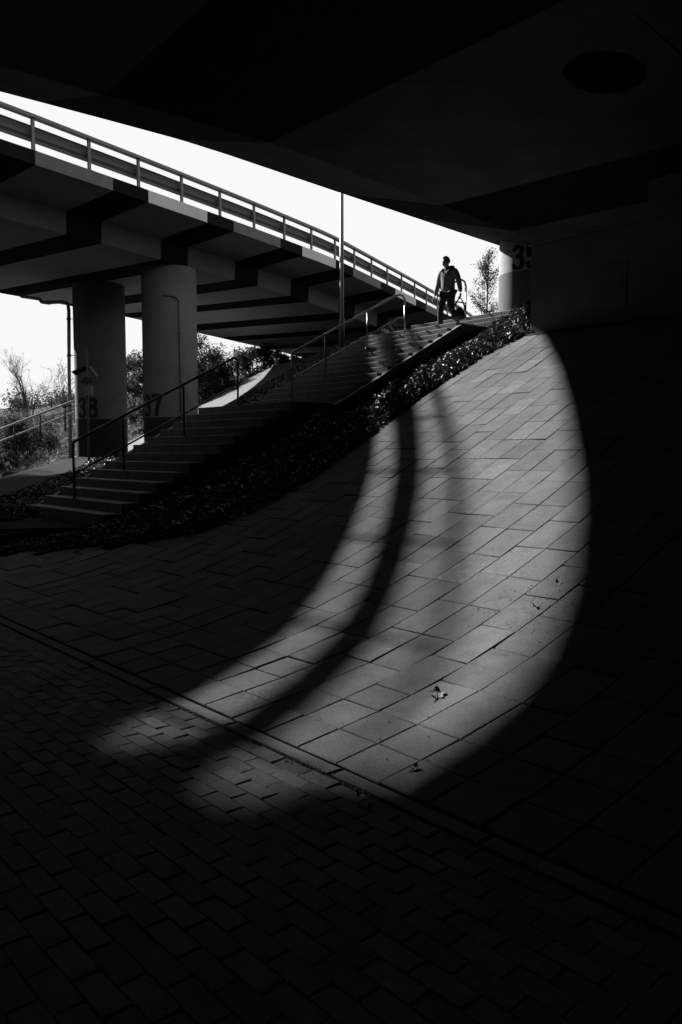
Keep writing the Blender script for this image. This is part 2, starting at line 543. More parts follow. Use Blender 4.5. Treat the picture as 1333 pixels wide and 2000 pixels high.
# --- the second bridge, parallel behind, with guard rail
B_path = [(-40, 8.5), (-25, 12.6), (-10, 16.3), (-3, 17.7), (1.0, 19.08), (4.2, 19.88), (7.13, 20.36), (11.69, 21.45), (16.36, 22.66), (21.04, 24.0), (28.9, 27.25), (36, 30.3), (60, 42)]
st = [8.05, 10.42, 11.67, 14.05, 15.27, 17.71, 19.02, 21.29, 22.79, 25.49, 27.12, 29.67, 31.1, 33.6, 35.2, 37.7, 39.3]
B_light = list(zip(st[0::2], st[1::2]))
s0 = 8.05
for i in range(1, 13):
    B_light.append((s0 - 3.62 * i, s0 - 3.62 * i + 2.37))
B_light.sort()
bcuts = [v for d in B_light for v in d]
pts, nrm, B_curve = resample(B_path, bcuts)
B_sect = [(0, 9.15), (0, 8.80), (2.08, 8.58), (2.12, 7.93), (11.7, 7.93), (11.72, 8.58), (12.1, 8.80), (12.1, 9.15), (0, 9.15)]
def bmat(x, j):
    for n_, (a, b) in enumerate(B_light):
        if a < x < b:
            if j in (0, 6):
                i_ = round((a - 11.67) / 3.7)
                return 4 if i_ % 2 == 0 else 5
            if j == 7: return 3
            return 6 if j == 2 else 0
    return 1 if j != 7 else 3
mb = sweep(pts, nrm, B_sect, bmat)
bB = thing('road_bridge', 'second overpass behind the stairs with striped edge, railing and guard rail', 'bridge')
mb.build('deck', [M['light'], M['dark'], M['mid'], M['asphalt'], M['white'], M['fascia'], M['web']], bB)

def Bat(x, o, z):
    xx, yy = B_curve
    y_ = float(np.interp(x, xx, yy))
    s_ = float((np.interp(x + .3, xx, yy) - np.interp(x - .3, xx, yy)) / .6)
    n_ = Vector((-s_, 1, 0)).normalized()
    t_ = Vector((1, s_, 0)).normalized()
    return Vector((x, y_, z)) + n_ * o, n_, t_

def bridge_rail(o, x0, x1, parent, posts=True):
    rl = MB()
    xs_ = np.arange(x0, x1 + .1, .832)
    pp = [Bat(float(v), o, 0)[0] for v in xs_]
    # flat top rail
    for a, b in zip(pp[:-1], pp[1:]):
        d = (b - a); d.z = 0
        L_ = d.length / 2 + .002
        d.normalize()
        n_ = Vector((-d.y, d.x, 0))
        rl.obox((a + b) / 2 + Vector((0, 0, 10.0)), d * L_, n_ * .085, Vector((0, 0, .042)))
    r_ = rl.build('railing', M['steel_dark'], parent)
    v = x0
    while v <= x1:
        p, n_, t_ = Bat(v, o, 9.15)
        q = MB()
        q.obox(p + Vector((0, 0, .41)), t_ * .042, n_ * .03, Vector((0, 0, .405)))
        q.obox(p + Vector((0, 0, .008)), t_ * .09, n_ * .06, Vector((0, 0, .01)))
        q.build('post', M['steel_dark'], r_)
        v += 1.665
    return r_
bridge_rail(.09, 8.06 - 1.665 * 12, 8.06 + 1.665 * 20, bB)

# W-profile guard rail with its own posts
def guard(o, x0, x1, parent, face):
    gp = [(-.21, 0), (-.175, .035), (-.10, .045), (-.042, .0), (.042, .0), (.10, .045), (.175, .035), (.21, 0)]
    mb_ = MB()
    xs_ = np.arange(x0, x1 + .1, 1.11)
    k_ = len(gp)
    for v in xs_:
        p, n_, t_ = Bat(float(v), o, 9.615)
        for (dz, dn) in gp:
            mb_.v.append(tuple(p + n_ * dn * face + Vector((0, 0, dz))))
    for i in range(len(xs_) - 1):
        for j in range(k_ - 1):
            a = i * k_ + j
            mb_.f.append((a, a + 1, a + k_ + 1, a + k_)); mb_.m.append(0)
    gr = mb_.build('guard_rail', M['rail_dull'], parent)
    sm = gr.modifiers.new('thick', 'SOLIDIFY'); sm.thickness = .006
    v = x0
    while v < x1:
        p, n_, t_ = Bat(v, o, 9.635)
        q = MB()
        q.obox(p - n_ * .055 * face, t_ * .045, n_ * .035, Vector((0, 0, .075)))
        q.build('spacer', M['steel_dark'], gr)
        v += 1.665 * 1.0
    return gr
guard(.21, 8.06 - 1.665 * 12, 8.06 + 1.665 * 18, bB, 1)

# ------------------------------------------------------------------ numerals drawn cell by cell onto a cylinder
def stroke_pts(ch):
    P = []
    def arc(cx_, cy_, rx, ry, a0, a1, n_=24):
        return [(cx_ + rx * math.cos(R(a0 + (a1 - a0) * i / n_)), cy_ + ry * math.sin(R(a0 + (a1 - a0) * i / n_))) for i in range(n_ + 1)]
    if ch == '8':
        return [arc(.5, .74, .27, .19, 0, 360, 40), arc(.5, .29, .33, .23, 0, 360, 40)]
    if ch == '3':
        return [arc(.46, .74, .28, .19, 155, -90, 30) + arc(.46, .29, .33, .25, 90, -155, 30)]
    if ch == '7':
        return [[(.12, .93), (.88, .93)], [(.86, .93), (.62, .6), (.50, .3), (.46, .04)], [(.18, .93), (.18, .84)]]
    if ch == '5':
        return [[(.84, .93), (.26, .93)], [(.24, .93), (.22, .56)], arc(.48, .33, .34, .27, 130, -155, 30)]
def numeral(text, centre, radius, ang, z0, hgt, parent):
    """ang: direction (radians, world) the middle of the text faces"""
    wch = hgt * .58
    total = wch * len(text)
    for ci_, ch in enumerate(text):
        segs = []
        for pl in stroke_pts(ch):
            segs += list(zip(pl[:-1], pl[1:]))
        cell = .014
        sw = hgt * .098
        q = MB()
        nx, nz = int(wch / cell), int(hgt / cell)
        A = np.array([[s[0][0] * wch, s[0][1] * hgt, s[1][0] * wch, s[1][1] * hgt] for s in segs])
        for ix in range(nx):
            for iz in range(nz):
                u, w = (ix + .5) * cell, (iz + .5) * cell
                dx, dy = A[:, 2] - A[:, 0], A[:, 3] - A[:, 1]
                t = np.clip(((u - A[:, 0]) * dx + (w - A[:, 1]) * dy) / (dx * dx + dy * dy + 1e-9), 0, 1)
                d = np.hypot(u - A[:, 0] - t * dx, w - A[:, 1] - t * dy).min()
                if d < sw:
                    c4 = []
                    for (a, b) in ((0, 0), (1, 0), (1, 1), (0, 1)):
                        uu = (ix + a) * cell + ci_ * wch - total / 2
                        th = ang + uu / radius
                        c4.append((centre[0] + (radius + .004) * math.cos(th), centre[1] + (radius + .004) * math.sin(th), z0 + (iz + b) * cell))
                    q.quad(*c4)
        q.build('numeral', M['digit'], parent)

def pillar(c, r, z0, zt, zpaint, text, ang, lab, basemat, zdig=None, seg=None):
    t = thing('bridge_pillar', lab, 'pillar', (0, 0, 0), group='round numbered pillars carrying the overpasses')
    m_ = MB()
    zz = [zpaint + (zt - zpaint) * i / 8 for i in range(9)]
    m_.lathe([(r, z) for z in zz], c, 96)
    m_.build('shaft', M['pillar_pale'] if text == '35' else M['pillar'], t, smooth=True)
    m_ = MB()
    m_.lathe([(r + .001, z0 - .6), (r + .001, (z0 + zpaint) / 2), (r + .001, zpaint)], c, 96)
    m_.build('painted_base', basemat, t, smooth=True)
    numeral(text, c, r, ang, zpaint + .03 if zdig is None else zdig, .77, t)
    return t
def cam_ang(c, s):
    a = math.atan2(-c[1], -c[0])
    return a - s if False else a + s
p38, p37, p3 = (13.85, 29.5), (14.5, 25.3), (22.0, 15.5)
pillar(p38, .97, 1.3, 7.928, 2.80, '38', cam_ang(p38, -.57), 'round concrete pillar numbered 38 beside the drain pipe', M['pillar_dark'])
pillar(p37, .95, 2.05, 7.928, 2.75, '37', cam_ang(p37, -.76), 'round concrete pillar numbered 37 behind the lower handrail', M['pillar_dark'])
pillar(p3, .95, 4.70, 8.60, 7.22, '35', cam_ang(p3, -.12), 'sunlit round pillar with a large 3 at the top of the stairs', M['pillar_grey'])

# ------------------------------------------------------------------ abutment wall at the top of the slope, plus walls and banks added to keep light out
t = thing('abutment_wall', 'dark concrete wall with a small flush hatch at the top of the paved slope', 'wall')
m_ = MB()
m_.box(12.2, 12.75, -62, 8.55, 2.6, 5.24)
m_.build('wall', M['wall'], t, bevel=.015)
m_ = MB()
m_.box(12.16, 12.9, -62, 8.62, 5.244, 5.32)
m_.build('coping', M['wall'], t)
m_ = MB()
m_.box(12.185, 12.198, 6.70, 7.30, 3.93, 4.66)
m_.build('hatch', M['wall'], t, bevel=.004)
m_ = MB()
m_.box(12.165, 12.185, 6.76, 6.80, 4.25, 4.36)
m_.build('handle', M['steel_dark'], t.children[-1])
t = thing('abutment_wall', 'tall concrete wall added out of view across the roadway to keep light out', 'wall')  # wall added opposite to darken the space under the deck
m_ = MB()
m_.box(-5.6, -4.9, -62, 13.0, -.05, 7.598)
m_.build('wall', M['wall'], t)
m_ = MB()
for yy in range(-60, 13, 4):
    m_.box(-4.9, -4.82, yy, yy + .12, -.04, 7.59)
m_.build('pilaster', M['wall'], t)
m_ = MB()
m_.box(17.2, 18.0, -62, 9.0, 3.5, 7.58)
m_.build('light_stop_wall', M['wall'], t)  # added to close the gap above the slope wall against stray light
# unseen banks added to block sky light from the side and rear
m_ = MB()
m_.quad((-5.6, 12.0, 7.5), (-5.6, -62, 7.5), (-40, -62, 7.5), (-40, 12.0, 7.5))
m_.quad((-6, 36, 7.8), (-6, 12.0, 7.5), (-40, 12.0, 7.5), (-40, 36, 7.8))
m_.quad((-3.5, 36, -.1), (-3.5, 13.1, -.1), (-6, 12, 7.5), (-6, 36, 7.8))
m_.quad((-3.5, 36, -.1), (-6, 36, 7.8), (-9, 48, -.1))
m_.quad((-5, -55, -.1), (13, -55, -.1), (13, -61, 7.5), (-5, -61, 7.5))
m_.build('bank', M['earth'], kind='structure')

# ------------------------------------------------------------------ staircase
YS0, YS1 = 11.0, 14.0
stair = thing('staircase', 'wide concrete staircase climbing the planted bank between the overpasses', 'staircase')
noses = [(5.16 + .29 * i, .66 + .15 * i) for i in range(13)]
noses += [(9.90 + .29 * i, 2.61 + .15 * i + .03) for i in range(12)]
noses += [(14.3, 4.44), (14.59, 4.59), (14.88, 4.74)]
for i, (x_, z_) in enumerate(noses):
    nx_ = noses[i + 1][0] if i + 1 < len(noses) else 15.35
    nz_ = noses[i - 1][1] if i else .45
    y1 = YS1
    y0 = YS0 if i < 25 else 10.2
    m_ = MB()
    # a row of step blocks with thin joints
    yy = y0
    r_ = random.Random(50 + i)
    while yy < y1 - .01:
        l = min(1.0 if yy > y0 else r_.choice([.5, 1.0]), y1 - yy)
        m_.box(x_, nx_ + .03, yy + .003, yy + l - .003, min(nz_, z_ - .15) - .02, z_)
        yy += l
    m_.build('step', M['step'], stair, bevel=.012)
m_ = MB()
m_.box(15.35, 30, 9.0, 17.0, 4.5, 4.735)
m_.build('landing', M['path'], stair)
for (a, b) in ((YS1 + .005, YS1 + .13),):
    m_ = MB()
    ln = [(5.3, .45), (5.3, .62), (8.6, 2.33), (9.9, 2.42), (13.1, 4.1), (14.3, 4.2), (14.95, 4.6), (15.3, 4.68), (15.3, 3.5)]
    i = len(m_.v)
    for yv in (a, b):
        m_.v += [(p[0], yv, p[1]) for p in ln]
    n_ = len(ln)
    m_.f.append(tuple(range(n_))); m_.m.append(0)
    m_.f.append(tuple(range(2 * n_ - 1, n_ - 1, -1))); m_.m.append(0)
    for j in range(n_):
        m_.f.append((j, (j + 1) % n_, (j + 1) % n_ + n_, j + n_)); m_.m.append(0)
    m_.build('stringer', M['step'], stair)

# smooth cheek beside the flights
m_ = MB()
ln = [(9.62, 1.9), (9.62, 2.44), (9.92, 2.58), (13.12, 4.23), (14.28, 4.27), (14.6, 4.44), (14.6, 3.2)]
i = 0
for yv in (10.89, 10.992):
    m_.v += [(p[0], yv, p[1]) for p in ln]
n_ = len(ln)
m_.f.append(tuple(range(n_))); m_.m.append(0)
m_.f.append(tuple(range(2 * n_ - 1, n_ - 1, -1))); m_.m.append(0)
for j in range(n_):
    m_.f.append((j, (j + 1) % n_, (j + 1) % n_ + n_, j + n_)); m_.m.append(0)
m_.build('stringer', M['cheek'], stair)

# ------------------------------------------------------------------ handrails
def hoop(p0, p1, r=.022):
    return p0, p1
def handrail(lab, posts, top, low, mat, group='stair handrails'):
    """posts: (foot xyz, top z); top/low: polylines"""
    t_ = thing('handrail', lab, 'handrail', group=group)
    m1 = MB(); m1.tube(top, .024, 10); m1.build('top_rail', mat, t_, smooth=True)
    if low:
        m1 = MB(); m1.tube(low, .017, 8); m1.build('lower_rail', mat, t_, smooth=True)
    for (x_, y_, z0, z1) in posts:
        m1 = MB(); m1.tube([(x_, y_, z0 - .02), (x_, y_, z1)], .021, 10)
        m1.tube([(x_, y_, z0), (x_, y_, z0 + .012)], .055, 12)
        m1.build('post', mat, t_, smooth=True)
    return t_
YR = 12.8
def rail_z(x_, x0, z0): return z0 + .505 * (x_ - x0)
def bend(a, b, n=5):
    """quarter bend going from the sloping rail end a (x,z) down to post (x,z) b"""
    out = []
    for i in range(n + 1):
        t_ = i / n * math.pi / 2
        out.append((a[0] + (b[0] - a[0]) * math.sin(t_), YR, b[1] + (a[1] - b[1]) * math.cos(t_)))
    return out
# lower
x0, x1 = 5.52, 8.80
ps = [5.50, 6.40, 7.60, 8.79]
fz = [.81, 1.26, 1.86, 2.46]
top = [(5.50, YR, 1.72), (5.53, YR, 1.755)] + [(x_, YR, rail_z(x_, 5.52, 1.75)) for x_ in (6, 7, 8)] + [(8.70, YR, 3.36), (8.76, YR, 3.36), (8.79, YR, 3.32)]
low = [(5.52, YR, 1.22)] + [(x_, YR, rail_z(x_, 5.52, 1.22)) for x_ in (6, 7, 8)] + [(8.6, YR, 2.78), (8.79, YR, 2.79)]
handrail('thick dark handrail of the lower flight of stairs', [(a, YR, b, rail_z(a, 5.52, 1.75) - (.02 if a < 8.7 else .1)) for a, b in zip(ps, fz)], top, low, M['steel_dark'])
# middle
ps = [10.11, 11.0, 12.22, 13.40]
fz = [2.64, 3.09, 3.84, 4.29]
top = [(10.11, YR, 3.52), (10.14, YR, 3.58)] + [(x_, YR, rail_z(x_, 10.14, 3.59)) for x_ in (10.8, 11.6, 12.4, 13.05)] + [(13.22, YR, 5.12), (13.34, YR, 5.11), (13.40, YR, 5.02), (13.40, YR, 4.9)]
low = [(10.11, YR, 3.05)] + [(x_, YR, rail_z(x_, 10.14, 3.06)) for x_ in (10.8, 11.6, 12.4, 13.05)] + [(13.2, YR, 4.60), (13.40, YR, 4.61)]
handrail('steel handrail of the middle flight with a rounded upper end', [(a, YR, b, (rail_z(a, 10.14, 3.59) - .02) if a < 13.3 else 4.95) for a, b in zip(ps, fz)], top, low, M['steel'])
# upper, beside the walking man
top = [(14.66, YR, 5.36), (14.70, YR, 5.44), (15.0, YR, 5.60), (15.26, YR, 5.72), (15.40, YR, 5.76), (15.51, YR, 5.73), (15.56, YR, 5.62), (15.56, YR, 5.5)]
handrail('short hooped handrail beside the walking man at the top of the stairs', [(14.66, YR, 4.59, 5.37), (15.56, YR, 4.74, 5.52)], top, [(14.66, YR, 5.0), (15.1, YR, 5.2), (15.56, YR, 5.22)], M['steel'])

# far ramp railing
a, b = Vector((6.4, 29.0, .96)), Vector((12.55, 29.0, 3.46))
def far_rail():
    t_ = thing('handrail', 'sunlit sloping railing on the shrub bank beyond the left pillar', 'handrail', group='stair handrails')
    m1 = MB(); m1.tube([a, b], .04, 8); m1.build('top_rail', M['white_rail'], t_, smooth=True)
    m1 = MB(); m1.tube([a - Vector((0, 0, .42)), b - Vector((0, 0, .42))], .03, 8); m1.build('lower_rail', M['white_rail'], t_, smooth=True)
    for i in range(7):
        p = a.lerp(b, (i + .2) / 6.6)
        m1 = MB(); m1.tube([p - Vector((0, 0, 1.0)), p], .035, 8); m1.build('post', M['steel_dark'], t_, smooth=True)
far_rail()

# ------------------------------------------------------------------ paths
def sheet(name, poly, mat, thick=.25, **kw):
    q = MB()
    n_ = len(poly)
    q.v = [tuple(p) for p in poly] + [(p[0], p[1], p[2] - thick) for p in poly]
    q.f.append(tuple(range(n_))); q.m.append(0)
    for j in range(n_):
        q.f.append((j, j + n_, (j + 1) % n_ + n_, (j + 1) % n_)); q.m.append(0)
    return q.build(name, mat, **kw)
sheet('path', [(3.2, 13.0, .20), (4.17, 12.49, .30), (4.65, 12.05, .38), (5.0, 11.5, .45), (5.26, 10.95, .505), (5.30, 14.3, .51), (4.6, 16.5, .46), (3.0, 21, .33), (1.5, 24, .2), (1.0, 18, .1)], M['path'], kind='structure')
# ramp path that passes in front of pillar 38: given as points on its two edges
ramp = [(4.2, 13.8, .55), (5.19, 15.45, .74), (6.53, 17.63, .81), (8.0, 19.69, .93), (10.07, 23.23, 1.08), (11.9, 25.85, 1.36), (12.0, 27.4, 1.38), (11.2, 27.0, 1.30), (9.9, 24.9, 1.17), (7.29, 21.66, .89), (5.0, 18.4, .78), (3.4, 15.2, .55)]
sheet('footpath', ramp, M['path'], thick=1.2, kind='structure')
# slab strip on the bank beyond the second bridge
st_, tn = MB(), []
for ix in range(28):
    for iy in range(15):
        x0, y0 = 13.6 + ix * .5, 29.8 + iy * .5
        c4 = [(x0, y0), (x0 + .49, y0), (x0 + .49, y0 + .49), (x0, y0 + .49)]
        p = [Vector((u, v, terrain(u, v) + .09)) for u, v in c4]
        if x0 > 27.2: continue
        add_slab(st_, tn, p, Vector((0, 0, 1)), rng.random(), bev=.006, gap=.004)
tone_build(st_, tn, 'pavement', M['slab'], kind='structure')

# planted flank of the ramp path
edge = ramp[0:6]
fl, P_ = MB(), []
ins = []
rs4 = random.Random(31)
for i in range(len(edge) - 1):
    a, b = Vector(edge[i]), Vector(edge[i + 1])
    d = (b - a); nn = Vector((d.y, -d.x, 0)).normalized()
    lo_a = a + nn * 1.5; lo_b = b + nn * 1.5
    lo_a.z = min(a.z, terrain(lo_a.x, lo_a.y)) - .1; lo_b.z = min(b.z, terrain(lo_b.x, lo_b.y)) - .1
    fl.quad((a.x, a.y, a.z - .03), (lo_a.x, lo_a.y, lo_a.z), (lo_b.x, lo_b.y, lo_b.z), (b.x, b.y, b.z - .03))
    for _ in range(1500):
        u, v = rs4.random(), rs4.random()
        q1 = a.lerp(b, u); q2 = lo_a.lerp(lo_b, u)
        q = q1.lerp(q2, v)
        ins.append((q.x, q.y, q.z - .02 + rs4.random() * .16 * min(1, v * 3 + .15)))
fl.build('embankment', M['soil'], kind='structure')
flank_points = ins

# ------------------------------------------------------------------ lamp post, camera pole, drain pipes
t = thing('lamp_post', 'slender street lamp post rising between the stairs and the rear overpass', 'street lamp', (16.46, 18.38, 4.68))
m_ = MB(); m_.tube([(0, 0, 0), (0, 0, .9), (0, 0, 1.0), (0, 0, 9.0)], [.08, .08, .066, .05], 14); m_.build('pole', M['steel_dark'], t, smooth=True)
m_ = MB(); m_.tube([(0, 0, 0), (0, 0, .03)], .14, 14); m_.build('base_plate', M['steel_dark'], t)
m_ = MB(); m_.tube([(0, 0, 8.95), (-.3, -.2, 9.12), (-.9, -.5, 9.2)], .03, 8); m_.build('arm', M['steel'], t, smooth=True)
m_ = MB(); m_.obox((-1.15, -.62, 9.2), (.3, .15, 0), (-.06, .12, 0), (0, 0, .05)); m_.build('lamp_head', M['steel_dark'], t, bevel=.02)

CP = Vector((11.2, 24.85, 0))
t = thing('camera_pole', 'thin pole with security camera, solar panel and box before pillar 38', 'camera pole', (CP.x, CP.y, 1.25))
m_ = MB(); m_.tube([(0, 0, 0), (0, 0, 3.55)], .042, 10); m_.build('pole', M['steel_dark'], t, smooth=True)
rt = Vector((.745, -.667, 0)); fwv = Vector((.667, .745, 0))
m_ = MB(); m_.obox(rt * -.22 + Vector((0, 0, 2.93)), rt * .22 + Vector((0, 0, .10)), fwv * .17 + Vector((0, 0, -.03)), Vector((-.02, 0, .015))); m_.build('solar_panel', M['panel'], t)
m_ = MB()
c_ = rt * .19 + Vector((0, 0, 2.90)); d_ = (rt * .55 + Vector((0, 0, -.7))).normalized()
m_.tube([c_ - d_ * .17, c_ + d_ * .13, c_ + d_ * .2], [.055, .055, .07], 12)
cam_ = m_.build('security_camera', M['box'], t, smooth=True)
m_ = MB(); m_.tube([rt * .02 + Vector((0, 0, 2.98)), c_ - d_ * .1], .018, 6); m_.build('bracket', M['steel_dark'], cam_)
m_ = MB(); m_.tube([Vector((0, 0, 2.55)), Vector((0, 0, 2.72))], .10, 12); m_.obox(Vector((0, 0, 2.6)), rt * .2, fwv * .04, Vector((0, 0, .035))); m_.tube([rt * -.17 + Vector((0, 0, 2.56)), rt * -.1 + Vector((0, 0, 2.70))], [.07, .03], 10); m_.tube([rt * .17 + Vector((0, 0, 2.56)), rt * .1 + Vector((0, 0, 2.70))], [.07, .03], 10); m_.build('floodlight', M['plastic'], t)
m_ = MB(); m_.obox(rt * .06 + Vector((0, 0, 2.28)) - fwv * .07, rt * .13, fwv * .06, Vector((0, 0, .16))); m_.build('junction_box', M['box'], t, bevel=.01)

def pipe(lab, p, r, brs, mat):
    t_ = thing('drain_pipe', lab, 'drain pipe', group='drain pipes on the pillars')
    m1 = MB(); m1.tube(p, r, 12); m1.build('pipe', mat, t_, smooth=True)
    for (c__, d__) in brs:
        m1 = MB()
        c__ = Vector(c__); d__ = Vector(d__)
        m1.tube([c__ - Vector((0, 0, .04)), c__ + Vector((0, 0, .04))], r + .015, 12)
        m1.tube([c__, c__ + d__], .014, 6)
        m1.build('bracket', M['steel_dark'], t_)
    for i_ in (1, len(p) // 2):
        m1 = MB()
        a_, b_ = Vector(p[i_]), Vector(p[i_ + 1]); d_ = (b_ - a_).normalized()
        m1.tube([a_ + d_ * .1, a_ + d_ * .2], r + .014, 12)
        m1.build('collar', mat, t_, smooth=True)

def away(p, k):
    return (p[0] * k, p[1] * k, 1.6 + (p[2] - 1.6) * k)
pipe('long drain pipe bending from the rear overpass down the left side of pillar 38',
     [away((p[0] - .10, p[1] + .09, p[2]), 1.062) for p in [(11.40, 30.7, 7.62), (11.39, 30.6, 7.42), (11.42, 30.4, 7.34), (11.60, 29.3, 7.12), (11.64, 29.2, 7.0), (11.72, 29.0, 6.96), (12.05, 28.25, 6.93), (12.13, 28.05, 6.85), (12.13, 27.98, 6.6), (12.05, 27.9, 4.5), (11.95, 27.75, 1.0)]], .066,
     [(away((12.01, 28.05, 6.3), 1.062), (.35, -.3, 0)), (away((11.97, 28.01, 5.0), 1.062), (.35, -.3, 0)), (away((11.9, 27.92, 3.2), 1.062), (.35, -.3, 0))], M['pillar_pale'])
pipe('thin drain pipe running down the front of pillar 37', [(13.86, 24.62, 6.86), (14.05, 24.42, 6.87), (14.24, 24.34, 6.84), (14.33, 24.33, 6.7), (14.33, 24.33, 1.9)], .028,
     [((14.33, 24.33, 5.6), (.03, .12, 0)), ((14.33, 24.33, 3.8), (.03, .12, 0))], M['pillar'])

# ------------------------------------------------------------------ vegetation
def leaves(mb, pts, size, rs, flat=0.0, sun=None):
    for p in pts:
        s_ = size * rs.uniform(.35, 1.45)
        th = rs.uniform(0, 2 * math.pi)
        ph = math.acos(rs.uniform(-1, 1)) if flat <= 0 else rs.uniform(0, math.pi / 2 * (1 - flat) + .25)
        n_ = Vector((math.sin(ph) * math.cos(th), math.sin(ph) * math.sin(th), math.cos(ph)))
        a_ = n_.orthogonal().normalized()
        a_ = Matrix.Rotation(rs.uniform(0, 6.28), 3, n_) @ a_
        b_ = n_.cross(a_)
        p = Vector(p)
        i = len(mb.v)
        mb.v += [tuple(p - a_ * s_), tuple(p + b_ * s_ * .45 + n_ * s_ * .12), tuple(p + a_ * s_), tuple(p - b_ * s_ * .45 + n_ * s_ * .12)]
        mb.f.append((i, i + 1, i + 2, i + 3)); mb.m.append(0)

rs = random.Random(11)
gc = MB(); P_ = []
def lump(x_, y_): return .5 + .5 * math.sin(x_ * 2.3 + math.sin(y_ * 1.9) * 1.7) * math.sin(y_ * 2.9 + x_ * .7)
for _ in range(34000):
    x_ = rs.uniform(3.2, 14.6); 
    lo = bed_edge(x_) if x_ < 12.2 else 8.5
    hi_ = 11.0 if x_ > 5.3 else interp(x_, [3.2, 4.1, 4.7, 5.3], [13.2, 12.4, 11.9, 10.9])
    if x_ > 9.0: hi_ = 10.88
    y_ = lo - .04 + (hi_ - lo + .06) * rs.random()
    e = min(1, (y_ - lo + .05) / .35)
    e2 = min(1, .25 + max(0, (hi_ - y_) / .9))
    hgt = (.03 + (.04 + .13 * lump(x_, y_)) * e2) * e * (1 if x_ > 8 else .5)
    if x_ > 12.4 and y_ > 10.32:
        continue
    P_.append((x_, y_, terrain(x_, y_) + .03 + hgt * rs.random() ** .6))
leaves(gc, P_, .042, rs, flat=.2)
tag_ = gc.build('ground_cover', M['leaf'], kind='stuff')
gc = MB(); P_ = []
for _ in range(16000):
    x_ = rs.uniform(4.6, 17); y_ = rs.uniform(14.1, 22)
    z_ = terrain(x_, y_)
    if y_ > 15 and x_ < 11 and (y_ - 15.45) < (x_ - 5.2) * 1.35 + 4.2 and (y_ - 15.45) > (x_ - 5.2) * 1.35 - .2:
        continue
    P_.append((x_, y_, z_ + .04 + .16 * lump(x_, y_) * rs.random()))
leaves(gc, P_, .055, rs, flat=.2)
gc.build('ground_cover', M['leaf'], kind='stuff')
gc = MB(); P_ = []
for _ in range(15000):
    x_ = rs.uniform(12.0, 27); y_ = rs.uniform(22, 28.5)
    P_.append((x_, y_, terrain(x_, y_) + .04 + .14 * lump(x_, y_) * rs.random()))
leaves(gc, P_, .065, rs, flat=.2)
gc.build('ground_cover', M['leaf'], kind='stuff')

def bush(name, lab, cat, x_, y_, z0, rx, ry, hgt, n_, size, group, seed, mat='bush', open_=0.0, stems=7):
    rs_ = random.Random(seed)
    t_ = thing(name, lab, cat, (x_, y_, z0), 0, group)
    clumps = []
    for _ in range(int(16 + 10 * rs_.random())):
        u = rs_.uniform(0, 6.28); r_ = math.sqrt(rs_.random())
        zz = rs_.random()
        k_ = math.sqrt(max(.05, 1 - zz * zz * .9))
        clumps.append((rx * r_ * math.cos(u) * k_, ry * r_ * math.sin(u) * k_, hgt * (.25 + .75 * zz), rs_.uniform(.16, .34)))
    m1 = MB(); P = []
    for _ in range(n_):
        c_ = rs_.choice(clumps)
        r_ = c_[3] * max(min(rx, hgt), hgt * .45) * (1 + open_)
        d_ = Vector((rs_.gauss(0, 1), rs_.gauss(0, 1), rs_.gauss(0, 1))).normalized() * r_ * rs_.random() ** .5
        z_ = max(.03, c_[2] + d_.z)
        P.append((c_[0] + d_.x, c_[1] + d_.y, z_))
    leaves(m1, P, size, rs_)
    m1.build('crown', M[mat], t_)
    m1 = MB()
    for c_ in clumps[:stems]:
        mid = Vector((c_[0] * .35, c_[1] * .35, c_[2] * .5))
        m1.tube([(0, 0, -.1), mid, (c_[0], c_[1], c_[2]), (c_[0] * 1.15, c_[1] * 1.15, c_[2] + r_ * .8)], [.03, .02, .012, .004], 5)
    m1.build('stem', M['twig'], t_)
    return t_

sh = [(8.6, 27.6, .35, 2.3, .75, 'low shrub at the left end of the bank hedge beside the ramp path'), (11.2, 31.4, .8, 1.5, 1.9, 'tall shrub in the bank hedge just left of the long drain pipe'),
      (7.4, 30.5, .4, 1.9, .7, 'rounded shrub behind the first hedge shrub near the far railing'), (9.3, 31.2, .7, 1.7, 1.0, 'sunlit shrub at the foot of the sloping far railing'),
      (12.2, 33.0, 1.4, 1.6, 1.6, 'sunlit shrub between pillar 38 and the far railing')]
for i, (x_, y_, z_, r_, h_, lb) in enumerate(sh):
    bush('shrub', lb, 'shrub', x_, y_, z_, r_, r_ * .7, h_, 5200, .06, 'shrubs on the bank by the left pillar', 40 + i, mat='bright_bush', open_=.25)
tr = [(22.0, 42.4, 3.78, 1.9, 3.38, 'loose bush seen in the gap between pillars 38 and 37'), (24.6, 40.2, 4.87, 2.0, 3.16, 'leafy bush against the sky just right of pillar 37'),
      (26.4, 39.4, 5.3, 2.1, 2.2, 'middle bush on the bank right of pillar 37'), (28.9, 39.3, 5.4, 2.2, 2.5, 'dense bush touching the rear overpass at the right of the gap'),
      (21.0, 39.2, 3.6, 1.7, 2.2, 'low dark bush on the bank behind pillar 37'), (24.4, 38.6, 4.6, 1.7, 1.9, 'low bush shading the sunlit paving strip')]
for i, (x_, y_, z_, r_, h_, lb) in enumerate(tr):
    zb = terrain(x_, y_) - .2
    bush('bush', lb, 'bush', x_, y_, zb, r_, r_, z_ + h_ - .2 - zb, 7000, .075, 'bushes on the bank behind the rear overpass', 60 + i, open_=.15)

gc = MB(); leaves(gc, flank_points, .05, rs, flat=.2); gc.build('ground_cover', M['leaf'], kind='stuff')
gc = MB(); P_ = []
for _ in range(24000):
    x_ = rs.uniform(4, 36); y_ = rs.uniform(38, 66)
    P_.append((x_, y_, terrain(x_, y_) + .05 + .5 * lump(x_ * .7, y_ * .7) * rs.random()))
leaves(gc, P_, .12, rs)
gc.build('ground_cover', M['bush'], kind='stuff')

